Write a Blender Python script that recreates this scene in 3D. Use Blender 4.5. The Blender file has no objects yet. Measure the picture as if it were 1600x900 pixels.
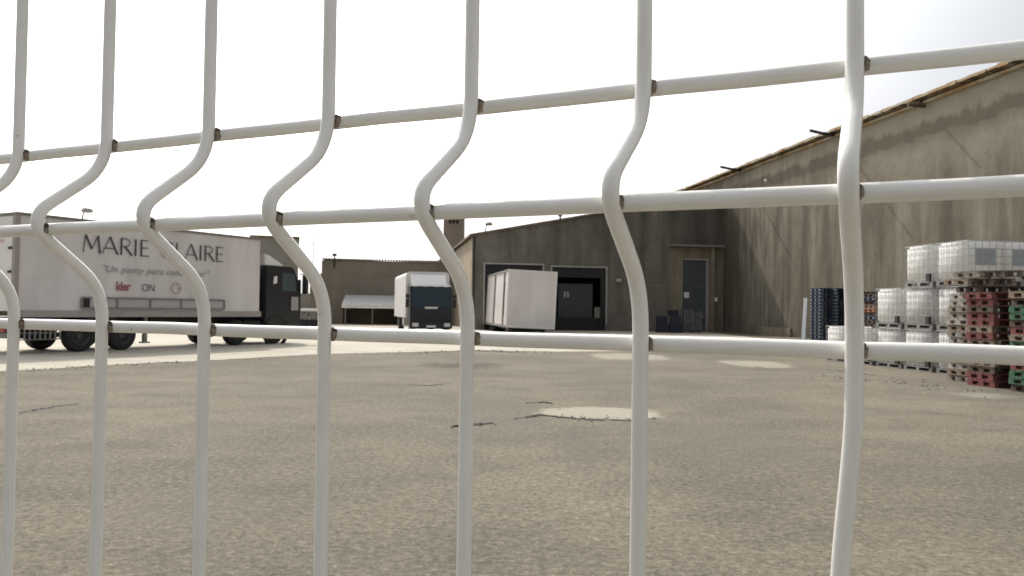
import bpy, bmesh, math, random
from mathutils import Vector, Matrix
random.seed(7)
R = math.radians
S = bpy.context.scene
COL = S.collection

# ------------------------------------------------------------------ camera
F, CX, CY = 1263.55, 800.0, 450.0            # focal length in pixels of the 1600 px wide photograph
PITCH, ROLL, H = 0.0257398, 0.0139040, 1.55
cp, sp, cr, sr = math.cos(PITCH), math.sin(PITCH), math.cos(ROLL), math.sin(ROLL)
fwd = Vector((0, cp, sp)); rt0 = Vector((1, 0, 0)); up0 = Vector((0, -sp, cp))
right = cr*rt0 + sr*up0
up = -sr*rt0 + cr*up0
cam_d = bpy.data.cameras.new('camera'); cam = bpy.data.objects.new('camera', cam_d); COL.objects.link(cam)
m = Matrix((right, up, -fwd)).transposed().to_4x4(); m.translation = Vector((0, 0, H)); cam.matrix_world = m
cam_d.sensor_fit = 'HORIZONTAL'; cam_d.sensor_width = 36; cam_d.lens = 36*F/1600
cam_d.clip_start = 0.02; cam_d.clip_end = 3000
S.camera = cam
cam_d.dof.use_dof = True; cam_d.dof.focus_distance = .5; cam_d.dof.aperture_fstop = 40

# ------------------------------------------------------------------ light
SUN_EL, SUN_AZ = 44.0, -23.0                 # azimuth from +Y, negative to the left
w = bpy.data.worlds.new('World'); S.world = w; w.use_nodes = True
nt = w.node_tree; nt.nodes.clear()
sky = nt.nodes.new('ShaderNodeTexSky'); sky.sky_type = 'NISHITA'; sky.sun_disc = False
sky.sun_elevation = R(SUN_EL); sky.sun_rotation = R(SUN_AZ)
sky.air_density = 1.0; sky.dust_density = 6.0; sky.ozone_density = 1.0; sky.altitude = 100
bg = nt.nodes.new('ShaderNodeBackground'); bg.inputs[1].default_value = 0.14
ow = nt.nodes.new('ShaderNodeOutputWorld')
hs = nt.nodes.new('ShaderNodeHueSaturation'); hs.inputs['Saturation'].default_value = .40; hs.inputs['Value'].default_value = .78
nt.links.new(sky.outputs[0], hs.inputs['Color'])
# thin milky haze scattering the sun: brighter towards the sun's side of the sky
stc = nt.nodes.new('ShaderNodeTexCoord'); dt = nt.nodes.new('ShaderNodeVectorMath'); dt.operation = 'DOT_PRODUCT'
dt.inputs[1].default_value = (math.sin(R(SUN_AZ))*math.cos(R(SUN_EL)), math.cos(R(SUN_AZ))*math.cos(R(SUN_EL)), math.sin(R(SUN_EL)))
nt.links.new(stc.outputs['Generated'], dt.inputs[0])
mr = nt.nodes.new('ShaderNodeMapRange'); mr.interpolation_type = 'SMOOTHSTEP'
for k_, v_ in ((1, .55), (2, .95), (3, 1.75), (4, 9.0)): mr.inputs[k_].default_value = v_
nt.links.new(dt.outputs['Value'], mr.inputs[0])
ad = nt.nodes.new('ShaderNodeMix'); ad.data_type = 'RGBA'; ad.blend_type = 'ADD'; ad.inputs[0].default_value = 1
nt.links.new(hs.outputs[0], ad.inputs[6]); nt.links.new(mr.outputs[0], ad.inputs[7])
nt.links.new(ad.outputs[2], bg.inputs[0]); nt.links.new(bg.outputs[0], ow.inputs[0])
sl = bpy.data.lights.new('sun', 'SUN'); sl.energy = 3.2; sl.angle = R(0.5); sl.color = (1, .95, .87)
so = bpy.data.objects.new('sun', sl); COL.objects.link(so)
tosun = Vector((math.sin(R(SUN_AZ))*math.cos(R(SUN_EL)), math.cos(R(SUN_AZ))*math.cos(R(SUN_EL)), math.sin(R(SUN_EL))))
so.rotation_euler = tosun.to_track_quat('Z', 'Y').to_euler(); so.location = (0, 0, 30)
S.view_settings.view_transform = 'Standard'; S.view_settings.look = 'None'
S.view_settings.gamma = 1; S.view_settings.use_curve_mapping = False
S.view_settings.exposure = 0.0

# ------------------------------------------------------------------ projection helpers (used to measure the place)
def ray(u, v): return (fwd + right*((u-CX)/F) + up*(-(v-CY)/F))
def gp(u, v, z=0.0):
    r = ray(u, v); t = (z-H)/r.z
    return Vector((r.x*t, r.y*t, z))
def atY(u, v, Y):
    r = ray(u, v); t = Y/r.y
    return Vector((r.x*t, Y, H+r.z*t))
class Frame:                                  # upright local frame: origin on the ground, rotation about z
    def __init__(s, org, rz): s.o = Vector(org); s.rz = rz; s.m = Matrix.Translation(s.o) @ Matrix.Rotation(rz, 4, 'Z'); s.i = s.m.inverted()
    def hit(s, u, v, axis, val):              # pixel ray against a plane of the local frame
        o = s.i @ Vector((0, 0, H)); d = s.i.to_3x3() @ ray(u, v)
        t = (val-o[axis])/d[axis]
        return o + d*t

# ------------------------------------------------------------------ materials
def N(t, k, **kw):
    n = t.nodes.new(k)
    for a, b in kw.items(): setattr(n, a, b)
    return n
def mat(name, col, rough=.6, metal=0.0, var=0.0, scale=3.0, bump=0.0, bscale=40.0, spec=.5, col2=None, stretch=(1, 1, 1), detail=6, lo=.35, hi=.65):
    m = bpy.data.materials.new(name); m.use_nodes = True; t = m.node_tree
    b = t.nodes['Principled BSDF']; b.inputs['Roughness'].default_value = rough; b.inputs['Metallic'].default_value = metal
    b.inputs['Specular IOR Level'].default_value = spec
    tc = N(t, 'ShaderNodeTexCoord'); mp = N(t, 'ShaderNodeMapping'); mp.inputs['Scale'].default_value = stretch
    t.links.new(tc.outputs['Object'], mp.inputs[0])
    c1 = (*col, 1)
    if col2 is None and var > 0: col2 = tuple(c*(1-var) for c in col)
    if col2 is not None:
        n = N(t, 'ShaderNodeTexNoise'); n.inputs['Scale'].default_value = scale; n.inputs['Detail'].default_value = detail; n.inputs['Roughness'].default_value = .62
        t.links.new(mp.outputs[0], n.inputs[0])
        r = N(t, 'ShaderNodeValToRGB'); r.color_ramp.elements[0].position = lo; r.color_ramp.elements[1].position = hi
        r.color_ramp.elements[0].color = (*col2, 1); r.color_ramp.elements[1].color = c1
        t.links.new(n.outputs[0], r.inputs[0]); t.links.new(r.outputs[0], b.inputs['Base Color'])
    else: b.inputs['Base Color'].default_value = c1
    if bump:
        n2 = N(t, 'ShaderNodeTexNoise'); n2.inputs['Scale'].default_value = bscale; n2.inputs['Detail'].default_value = 5
        t.links.new(tc.outputs['Object'], n2.inputs[0])
        bp = N(t, 'ShaderNodeBump'); bp.inputs['Strength'].default_value = bump; bp.inputs['Distance'].default_value = .02
        t.links.new(n2.outputs[0], bp.inputs['Height']); t.links.new(bp.outputs[0], b.inputs['Normal'])
    return m

class NG:                                     # tiny node helper for layered materials
    def __init__(s, name, rough=.9, spec=.3):
        s.m = bpy.data.materials.new(name); s.m.use_nodes = True; s.t = s.m.node_tree
        s.b = s.t.nodes['Principled BSDF']; s.b.inputs['Roughness'].default_value = rough; s.b.inputs['Specular IOR Level'].default_value = spec
        s.tc = N(s.t, 'ShaderNodeTexCoord').outputs['Object']
    def noise(s, scale, detail=5, rough=.6, stretch=None, off=(0, 0, 0), dist=0):
        v = s.tc
        if stretch or any(off):
            mp = N(s.t, 'ShaderNodeMapping'); mp.inputs['Scale'].default_value = stretch or (1, 1, 1); mp.inputs['Location'].default_value = off
            s.t.links.new(v, mp.inputs[0]); v = mp.outputs[0]
        n = N(s.t, 'ShaderNodeTexNoise'); n.inputs['Scale'].default_value = scale; n.inputs['Detail'].default_value = detail
        n.inputs['Roughness'].default_value = rough; n.inputs['Distortion'].default_value = dist
        s.t.links.new(v, n.inputs[0]); return n.outputs[0]
    def ramp(s, f, pts, interp='LINEAR'):
        r = N(s.t, 'ShaderNodeValToRGB'); e = r.color_ramp.elements; r.color_ramp.interpolation = interp
        while len(e) < len(pts): e.new(.5)
        for k, (p, c) in enumerate(pts):
            e[k].position = p; e[k].color = (*c, 1) if not isinstance(c, (int, float)) else (c, c, c, 1)
        s.t.links.new(f, r.inputs[0]); return r.outputs[0]
    def mix(s, f, a, b, mode='MIX'):
        x = N(s.t, 'ShaderNodeMix', data_type='RGBA', blend_type=mode)
        for sock, val in ((x.inputs[0], f), (x.inputs[6], a), (x.inputs[7], b)):
            if isinstance(val, (int, float)): sock.default_value = val
            elif isinstance(val, tuple): sock.default_value = (*val, 1)
            else: s.t.links.new(val, sock)
        return x.outputs[2]
    def sep(s):
        x = N(s.t, 'ShaderNodeSeparateXYZ'); s.t.links.new(s.tc, x.inputs[0]); return x.outputs
    def math(s, op, a, b=0.0, clamp=False):
        x = N(s.t, 'ShaderNodeMath', operation=op, use_clamp=clamp)
        for k, val in ((0, a), (1, b)):
            if isinstance(val, (int, float)): x.inputs[k].default_value = val
            else: s.t.links.new(val, x.inputs[k])
        return x.outputs[0]
    def maprange(s, v, a, b, c=0, d=1):
        x = N(s.t, 'ShaderNodeMapRange'); s.t.links.new(v, x.inputs[0])
        for k, q in enumerate((a, b, c, d)): x.inputs[k+1].default_value = q
        return x.outputs[0]
    def out(s, col, h=None, dist=.01, strength=.5):
        s.t.links.new(col, s.b.inputs['Base Color'])
        if h is not None:
            bp = N(s.t, 'ShaderNodeBump'); bp.inputs['Strength'].default_value = strength; bp.inputs['Distance'].default_value = dist
            s.t.links.new(h, bp.inputs['Height']); s.t.links.new(bp.outputs[0], s.b.inputs['Normal'])
        return s.m

def patch_geo(u0, u1, v0, v1):
    c = gp((u0+u1)/2, (v0+v1)/2); a_ = gp(u0, (v0+v1)/2); b_ = gp(u1, (v0+v1)/2); t_ = gp((u0+u1)/2, v0); n_ = gp((u0+u1)/2, v1)
    return c.x, (t_.y+n_.y)/2, abs(b_.x-a_.x)/2, abs(t_.y-n_.y)/2
def asphalt():
    g = NG('asphalt', .95, .2)
    big = g.noise(.22, 5, .6); mid = g.noise(.8, 7, .66, (1, 1.3, 1), dist=.3); fine = g.noise(13, 10, .93); fine2 = g.noise(21, 4, .75, off=(3, 1, 0))
    c = g.ramp(big, [(.34, (.118, .106, .080)), (.49, (.150, .133, .099)), (.64, (.182, .159, .116))])
    c = g.mix(g.ramp(mid, [(.36, .65), (.54, 0)]), c, (.108, .097, .077))
    c = g.mix(1.0, c, g.ramp(fine, [(.33, .22), (.45, .80), (.53, 1.08), (.66, 2.0)]), 'MULTIPLY')
    c = g.mix(1.0, c, g.ramp(fine2, [(.34, .68), (.64, 1.28)]), 'MULTIPLY')
    v = N(g.t, 'ShaderNodeTexVoronoi'); v.inputs['Scale'].default_value = 22; g.t.links.new(g.tc, v.inputs[0])
    c = g.mix(g.ramp(v.outputs['Distance'], [(.07, 1), (.13, 0)]), c, (.34, .315, .27))
    v2 = N(g.t, 'ShaderNodeTexVoronoi'); v2.inputs['Scale'].default_value = 9; g.t.links.new(g.tc, v2.inputs[0])
    c = g.mix(g.ramp(v2.outputs['Distance'], [(.045, 1), (.075, 0)]), c, (.05, .045, .04))
    # worn pale repairs, an eroded hollow and old oil stains lying in the yard
    X, Y_, Z_ = g.sep(); wob = g.noise(1.6, 6, .72, off=(7, 7, 0)); wob2 = g.noise(7, 5, .7, off=(1, 9, 0))
    for (u0, u1, v0, v1, col, amt, sq) in ((846, 1030, 636.5, 655, (.35, .325, .255), .85, 3), (925, 1040, 552.5, 562, (.33, .305, .245), .75, 2.5), (1135, 1230, 563.5, 574, (.33, .305, .245), .75, 2.5), (1490, 1580, 613, 622, (.30, .28, .23), .5, 2),
                                       (655, 790, 566.5, 577.5, (.060, .048, .036), .8, 2), (560, 660, 598, 606, (.10, .09, .075), .5, 2), (745, 850, 622, 700, (.13, .12, .10), .45, 2), (0, 180, 626, 652, (.11, .10, .085), .5, 2),
                                       (980, 1290, 660, 730, (.14, .128, .108), .4, 2), (860, 940, 670, 740, (.12, .11, .095), .35, 2), (150, 420, 760, 850, (.14, .128, .11), .35, 2)):
        cx, cy, rx, ry = patch_geo(u0, u1, v0, v1)
        dx = g.math('POWER', g.math('ABSOLUTE', g.math('DIVIDE', g.math('SUBTRACT', X, cx), rx)), float(sq)); dy = g.math('POWER', g.math('ABSOLUTE', g.math('DIVIDE', g.math('SUBTRACT', Y_, cy), ry)), float(sq))
        d = g.math('ADD', g.math('ADD', dx, dy), g.math('ADD', g.math('MULTIPLY', g.math('SUBTRACT', wob, .5), 3.4), g.math('MULTIPLY', g.math('SUBTRACT', wob2, .5), 2.2)))
        soft = (.75, 1.25) if sq > 2 else (.15, 1.2)
        mk = g.ramp(g.math('MULTIPLY', d, .5), [(soft[0]/2, amt), (soft[1]/2, 0)])
        c = g.mix(mk, c, g.mix(1.0, col, g.ramp(wob2, [(.3, .75), (.7, 1.15)]), 'MULTIPLY'))
    return g.out(c, fine, .006, .6)
def concrete_floor():
    g = NG('concrete_ground', .9, .25)
    n = g.noise(.5, 6, .65, (1, 2, 1)); f = g.noise(14, 5, .7)
    c = g.ramp(n, [(.3, (.35, .32, .26)), (.55, (.44, .405, .335)), (.75, (.49, .455, .38))])
    c = g.mix(1.0, c, g.ramp(f, [(.3, .86), (.7, 1.1)]), 'MULTIPLY')
    return g.out(c, f, .004, .4)
def stained_wall(name, base, light, dark, z0, z1, dens, streak=1.0, bandz=None, along=0, top_dark=None):
    # weathered render: vertical runs of dirt, blotches, a darker splash zone, faint pour joints
    g = NG(name, .92, .2); x, y, z = g.sep(); al = (x, y)[along]
    st = (1.0, .06, .06) if along == 0 else (.06, 1.0, .06)
    st = (1.0, 1.0, .07)
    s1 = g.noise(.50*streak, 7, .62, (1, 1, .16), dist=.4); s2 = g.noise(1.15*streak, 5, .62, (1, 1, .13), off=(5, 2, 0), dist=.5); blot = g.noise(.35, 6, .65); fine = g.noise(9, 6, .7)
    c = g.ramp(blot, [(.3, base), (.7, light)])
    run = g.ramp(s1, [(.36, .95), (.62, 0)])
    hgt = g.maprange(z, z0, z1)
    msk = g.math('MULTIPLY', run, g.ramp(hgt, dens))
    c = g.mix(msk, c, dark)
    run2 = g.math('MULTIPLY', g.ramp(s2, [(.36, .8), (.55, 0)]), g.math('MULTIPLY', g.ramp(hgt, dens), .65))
    c = g.mix(run2, c, dark)
    c = g.mix(1.0, c, g.ramp(fine, [(.28, .80), (.72, 1.15)]), 'MULTIPLY')
    c = g.mix(1.0, c, g.ramp(g.noise(.9, 6, .72, (1, 1, .7), off=(2, 8, 1)), [(.3, .80), (.7, 1.14)]), 'MULTIPLY')
    if along == 1:                             # heavy run-off at the lower roof, plus corner shadow painted into the colour
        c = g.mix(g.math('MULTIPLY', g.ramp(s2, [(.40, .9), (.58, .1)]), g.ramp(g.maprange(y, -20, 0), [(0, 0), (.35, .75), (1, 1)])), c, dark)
    if bandz:                                  # damp ragged band running below the eave
        wv = g.noise(.45, 6, .7, (1, 1, .4), off=(9, 0, 0))
        zz = g.math('ADD', z, g.math('MULTIPLY', g.math('SUBTRACT', wv, .5), 2.2))
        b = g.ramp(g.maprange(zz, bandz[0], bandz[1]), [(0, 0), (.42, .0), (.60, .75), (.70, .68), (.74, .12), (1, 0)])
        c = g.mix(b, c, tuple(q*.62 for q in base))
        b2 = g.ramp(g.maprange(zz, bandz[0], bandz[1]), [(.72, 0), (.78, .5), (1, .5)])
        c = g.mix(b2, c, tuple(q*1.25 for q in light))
    if along == 0:
      tp = g.math('MULTIPLY', g.ramp(g.maprange(x, -7, -1), [(0, 0), (1, 1)]), g.ramp(g.maprange(z, 5.2, 8.5), [(0, 0), (1, 1)]))
      c = g.mix(g.math('MULTIPLY', tp, g.ramp(s1, [(.38, .95), (.62, .35)])), c, dark)
      jt = g.math('ABSOLUTE', g.math('SUBTRACT', g.math('FRACT', g.math('DIVIDE', z, 2.45)), .5))
      c = g.mix(g.ramp(jt, [(.006, .35), (.014, 0)]), c, dark)
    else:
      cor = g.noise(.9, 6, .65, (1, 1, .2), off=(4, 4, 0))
      c = g.mix(g.math('MULTIPLY', g.ramp(cor, [(.35, 1), (.62, .35)]), g.ramp(g.maprange(y, -6, 0), [(0, 0), (.55, .55), (1, 1)])), c, dark)  # stain down the corner, deepened to carry the shadow there as well
    return g.out(c, fine, .015, .4)

M = {}
M['rimd_'] = mat('rusted_bracket', (.10, .07, .05), .8)
M['asphalt'] = asphalt(); M['concrete'] = concrete_floor()
M['crack'] = mat('crack_fill', (.035, .028, .022), .95, col2=(.012, .010, .008), scale=9)
M['dirt'] = mat('broken_asphalt_dirt', (.10, .082, .062), .95, col2=(.028, .022, .018), scale=9, bump=.8, bscale=18)
M['patch'] = mat('pale_repair', (.50, .46, .37), .9, col2=(.36, .32, .25), scale=5, stretch=(1, 2, 1), bump=.3, bscale=40)
M['hall'] = stained_wall('dark_stained_render', (.185, .171, .143), (.24, .222, .182), (.088, .082, .070), 0, 9,
                         [(0, .35), (.35, .5), (.75, .9), (1, 1)])
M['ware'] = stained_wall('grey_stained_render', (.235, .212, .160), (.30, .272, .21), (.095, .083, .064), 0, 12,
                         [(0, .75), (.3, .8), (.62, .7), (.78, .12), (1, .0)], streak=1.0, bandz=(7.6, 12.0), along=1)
M['brown'] = mat('brown_render', (.25, .222, .178), .9, var=.25, scale=.5, bump=.3, bscale=6)
M['low'] = mat('grey_render', (.25, .235, .205), .9, var=.25, scale=.6)
M['tower'] = mat('tower_render', (.27, .225, .185), .9, var=.18, scale=.4, bump=.2, bscale=5)
M['roof'] = mat('corrugated_roof', (.20, .17, .14), .8, col2=(.12, .075, .04), scale=2.5)
M['rust_edge'] = mat('lichened_fibre_edge', (.46, .41, .31), .9, col2=(.38, .25, .12), scale=1.1, lo=.42, hi=.58, bump=.5, bscale=9)
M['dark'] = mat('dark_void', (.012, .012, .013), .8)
M['blackrub'] = mat('black_rubber', (.018, .018, .018), .75, bump=.2, bscale=20)
M['steel'] = mat('galvanised', (.36, .36, .35), .45, .6, var=.3, scale=8)
M['frame_w'] = mat('pale_frame_paint', (.46, .44, .41), .6, var=.3, scale=5)
M['door_g'] = mat('grey_green_door', (.045, .055, .055), .55, var=.25, scale=1.2)
M['door_b'] = mat('blue_grey_door', (.085, .098, .105), .5, var=.3, scale=2)
M['beige'] = mat('beige_surround', (.26, .225, .16), .9, col2=(.17, .145, .105), scale=1.5, stretch=(1, 1, .3))
M['white'] = mat('white_panel_paint', (.78, .76, .75), .38, var=.05, scale=1.2)
M['whited'] = mat('dusty_white_panel', (.78, .74, .72), .5, col2=(.64, .60, .58), scale=1.0, stretch=(1, 1, .25))
M['cab'] = mat('dark_cab_paint', (.020, .022, .027), .32, var=.2, scale=2)
M['cab2'] = mat('navy_cab_paint', (.006, .009, .018), .5, var=.2, scale=2)
M['glass'] = mat('cab_glass', (.055, .085, .09), .06, spec=.9)
M['glassd'] = mat('dark_screen_glass', (.012, .026, .036), .08, spec=.35)
M['letter'] = mat('charcoal_lettering', (.065, .065, .070), .5)
M['letterg'] = mat('grey_lettering', (.36, .35, .34), .5)
M['letterr'] = mat('dull_red_lettering', (.34, .09, .12), .5)
M['letterp'] = mat('pink_lettering', (.58, .34, .42), .5)
M['chass'] = mat('chassis_black', (.02, .019, .018), .7, var=.3, scale=4)
M['grail'] = mat('grey_rail', (.24, .23, .22), .6, var=.2, scale=4)
M['plastic'] = mat('black_plastic', (.015, .015, .016), .55)
M['lamp'] = mat('lamp_lens', (.62, .62, .60), .15)
M['red'] = mat('red_lens', (.4, .02, .02), .3)
M['alu'] = mat('corrugated_aluminium', (.92, .91, .90), .35, .35, var=.1, scale=3)
def navymat():
    g = NG('navy_plastic', .5, .4); x, y, z = g.sep(); n = g.noise(3, 4)
    c = g.ramp(n, [(.3, (.018, .034, .062)), (.7, (.028, .050, .086))])
    def near_(v, p, h): return g.math('LESS_THAN', g.math('ABSOLUTE', g.math('SUBTRACT', v, p)), h)
    m = g.math('ADD', g.math('ADD', near_(y, .07, .035), near_(y, .40, .035)), near_(y, .73, .035), True)
    m2 = g.math('ADD', g.math('ADD', near_(x, .05, .03), near_(x, .60, .03)), near_(x, 1.15, .03), True)
    ex = g.math('ADD', near_(x, 0, .01), near_(x, 1.2, .01), True); ey = near_(y, 0, .012)
    k = g.math('MULTIPLY', g.math('ADD', g.math('MULTIPLY', m, ex), g.math('MULTIPLY', m2, ey), True), near_(z, .07, .024))
    c = g.mix(g.math('MULTIPLY', k, .9), c, (.42, .47, .52)); return g.out(c)
M['navy'] = navymat()
M['navyc'] = mat('dark_blue_paint', (.012, .017, .040), .5, var=.3, scale=3)
def wood(name, a, b): return mat(name, a, .85, col2=b, scale=3.0, stretch=(1, 5, 5), bump=.3, bscale=20)
M['wood'] = wood('weathered_wood', (.30, .235, .17), (.15, .11, .08))
M['woodg'] = wood('grey_wood', (.34, .30, .25), (.16, .135, .11))
M['woodw'] = wood('whitened_wood', (.50, .47, .42), (.24, .21, .18))
M['woodd'] = wood('dark_wood', (.13, .09, .065), (.06, .04, .03))
M['woodo'] = wood('orange_wood', (.42, .20, .09), (.22, .10, .05))
M['woodr'] = wood('red_painted_wood', (.215, .042, .045), (.15, .075, .06))
M['woodgr'] = wood('green_painted_wood', (.045, .16, .085), (.06, .085, .05))
M['cage'] = mat('galvanised_tube', (.40, .40, .39), .7, .1, spec=.2)
M['plate'] = mat('grey_label_plate', (.40, .43, .44), .5, var=.25, scale=6)
M['platew'] = mat('white_label', (.78, .77, .74), .5)
def ibcmat():
    m = bpy.data.materials.new('milky_plastic'); m.use_nodes = True; t = m.node_tree; b = t.nodes['Principled BSDF']; o = t.nodes['Material Output']
    b.inputs['Roughness'].default_value = .6; b.inputs['Specular IOR Level'].default_value = .3
    n = N(t, 'ShaderNodeTexNoise'); n.inputs['Scale'].default_value = 2.2; tc = N(t, 'ShaderNodeTexCoord'); t.links.new(tc.outputs['Object'], n.inputs[0])
    r = N(t, 'ShaderNodeValToRGB'); r.color_ramp.elements[0].position = .35; r.color_ramp.elements[1].position = .65
    r.color_ramp.elements[0].color = (.88, .87, .84, 1); r.color_ramp.elements[1].color = (.95, .945, .92, 1)
    tr = N(t, 'ShaderNodeBsdfTranslucent'); mx = N(t, 'ShaderNodeMixShader'); mx.inputs[0].default_value = .42
    t.links.new(n.outputs[0], r.inputs[0]); t.links.new(r.outputs[0], b.inputs['Base Color']); t.links.new(r.outputs[0], tr.inputs[0])
    t.links.new(b.outputs[0], mx.inputs[1]); t.links.new(tr.outputs[0], mx.inputs[2]); t.links.new(mx.outputs[0], o.inputs[0])
    return m
M['ibc'] = ibcmat()
def wirepaint():
    g = NG('white_powder_coat', .30, .5)
    oi = N(g.t, 'ShaderNodeObjectInfo'); va = N(g.t, 'ShaderNodeVectorMath', operation='ADD'); ml = N(g.t, 'ShaderNodeVectorMath', operation='SCALE'); ml.inputs['Scale'].default_value = 37.0
    g.t.links.new(oi.outputs['Location'], ml.inputs[0]); g.t.links.new(g.tc, va.inputs[0]); g.t.links.new(ml.outputs[0], va.inputs[1]); g.tc = va.outputs[0]
    a = g.noise(30, 4, .6); b = g.noise(420, 3, .7); d = g.noise(120, 2, .5, off=(2, 2, 2))
    c = g.ramp(a, [(.3, (.78, .77, .73)), (.7, (.85, .84, .81))])
    c = g.mix(g.ramp(d, [(.215, .8), (.245, 0)]), c, (.28, .22, .16))
    rr = g.ramp(a, [(.3, .10), (.7, .24)]); g.t.links.new(rr, g.b.inputs['Roughness'])
    return g.out(c, b, .0003, .35)
M['wire'] = wirepaint()
M['rust'] = mat('weld_rust', (.36, .30, .23), .9, col2=(.06, .042, .028), scale=230, bump=.5, bscale=500, detail=4, lo=.42, hi=.62)

# ------------------------------------------------------------------ mesh helpers
class MB:
    def __init__(s): s.v = []; s.f = []; s.sm = []
    def add(s, vs, fs, smooth=False):
        k = len(s.v); s.v += [tuple(v) for v in vs]; s.f += [tuple(i+k for i in f) for f in fs]; s.sm += [smooth]*len(fs); return s
    def box(s, x0, x1, y0, y1, z0, z1, mtx=None):
        vs = [Vector((x, y, z)) for x in (x0, x1) for y in (y0, y1) for z in (z0, z1)]
        if mtx is not None: vs = [mtx @ v for v in vs]
        return s.add(vs, [(0, 1, 3, 2), (4, 6, 7, 5), (0, 4, 5, 1), (2, 3, 7, 6), (0, 2, 6, 4), (1, 5, 7, 3)])
    def prism(s, pts, axis, a, b):            # pts: 2-D outline in the two other axes, extruded a..b along axis
        n = len(pts)
        def mk(p, t):
            q = list(p); q.insert(axis, t); return q
        vs = [mk(p, a) for p in pts] + [mk(p, b) for p in pts]
        fs = [tuple(range(n))[::-1], tuple(range(n, 2*n))] + [(i, (i+1) % n, n+(i+1) % n, n+i) for i in range(n)]
        return s.add(vs, fs)
    def tube(s, pts, r, seg=8, caps=True, smooth=True):
        pts = [Vector(p) for p in pts]; rr = r if isinstance(r, (list, tuple)) else [r]*len(pts)
        rings = []; prev = None
        for i, p in enumerate(pts):
            a = pts[max(i-1, 0)]; b = pts[min(i+1, len(pts)-1)]; d = (b-a).normalized()
            ref = prev if prev is not None else (Vector((0, 0, 1)) if abs(d.z) < .9 else Vector((1, 0, 0)))
            x = (ref - d*ref.dot(d)).normalized(); y = d.cross(x); prev = x
            rings.append([p + (x*math.cos(2*math.pi*k/seg) + y*math.sin(2*math.pi*k/seg))*rr[i] for k in range(seg)])
        vs = [v for r_ in rings for v in r_]
        fs = [(i*seg+k, i*seg+(k+1) % seg, (i+1)*seg+(k+1) % seg, (i+1)*seg+k) for i in range(len(pts)-1) for k in range(seg)]
        s.add(vs, fs, smooth)
        if caps: s.add(rings[0], [tuple(range(seg))[::-1]]); s.add(rings[-1], [tuple(range(seg))])
        return s
    def lathe(s, prof, c, axis=1, seg=28):     # prof: (radius, along)
        vs = []; n = len(prof)
        for (r, t) in prof:
            for k in range(seg):
                a = 2*math.pi*k/seg; q = [r*math.cos(a), r*math.sin(a)]; q.insert(axis, t); vs.append(Vector(q)+Vector(c))
        fs = [(i*seg+k, i*seg+(k+1) % seg, (i+1)*seg+(k+1) % seg, (i+1)*seg+k) for i in range(n-1) for k in range(seg)]
        return s.add(vs, fs, True)
    def build(s, name, mt, parent=None, bevel=0, loc=None, rz=None):
        me = bpy.data.meshes.new(name); me.from_pydata(s.v, [], s.f); me.update()
        bm = bmesh.new(); bm.from_mesh(me)
        bmesh.ops.remove_doubles(bm, verts=bm.verts, dist=1e-6)
        if bevel:
            es = [e for e in bm.edges if len(e.link_faces) == 2 and e.calc_face_angle(0) > .6]
            bmesh.ops.bevel(bm, geom=es, offset=bevel, segments=2, affect='EDGES', clamp_overlap=True)
        bmesh.ops.recalc_face_normals(bm, faces=bm.faces)
        bm.to_mesh(me); bm.free()
        if any(s.sm):
            for p in me.polygons: p.use_smooth = True
            try: me.set_sharp_from_angle(angle=R(38))
            except Exception: pass
        me.materials.append(mt)
        o = bpy.data.objects.new(name, me); COL.objects.link(o)
        if parent is not None: o.parent = parent
        if loc is not None: o.location = loc
        if rz is not None: o.rotation_euler.z = rz
        return o
def tag(o, label, cat, group=None):
    o['label'] = label; o['category'] = cat
    if group: o['group'] = group
    return o
def thing(name, label, cat, loc=(0, 0, 0), rz=0.0, group=None):
    o = bpy.data.objects.new(name, None); COL.objects.link(o); o.location = loc; o.rotation_euler = (0, 0, rz); o.empty_display_size = .2
    return tag(o, label, cat, group)
def kids(o): return [c for c in COL.objects if c.parent == o]
def dup(root, loc, rz=0.0, label=None, tree=None, tilt=None):
    r = root.copy(); COL.objects.link(r); r.location = loc; r.rotation_euler = (tilt[0] if tilt else 0, tilt[1] if tilt else 0, rz)
    if label: r['label'] = label
    for c, subs in tree:
        c2 = c.copy(); COL.objects.link(c2); c2.parent = r
        for g in subs:
            g2 = g.copy(); COL.objects.link(g2); g2.parent = c2
    return r
def tree_of(root): return [(c, kids(c)) for c in kids(root)]
def text_mesh(name, s, size, mt, parent, mtx, shear=0.0, bold=0.0, spacing=1.0, thick=.003):
    cu = bpy.data.curves.new(name, 'FONT'); cu.body = s; cu.size = size; cu.shear = shear; cu.offset = bold; cu.space_character = spacing; cu.extrude = thick
    tmp = bpy.data.objects.new('tmp_text', cu); COL.objects.link(tmp)
    dg = bpy.context.evaluated_depsgraph_get(); dg.update()
    me = bpy.data.meshes.new_from_object(tmp.evaluated_get(dg)); me.name = name
    bpy.data.objects.remove(tmp); bpy.data.curves.remove(cu)
    me.transform(mtx); me.materials.clear(); me.materials.append(mt)
    o = bpy.data.objects.new(name, me); COL.objects.link(o); o.parent = parent
    return o

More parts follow.
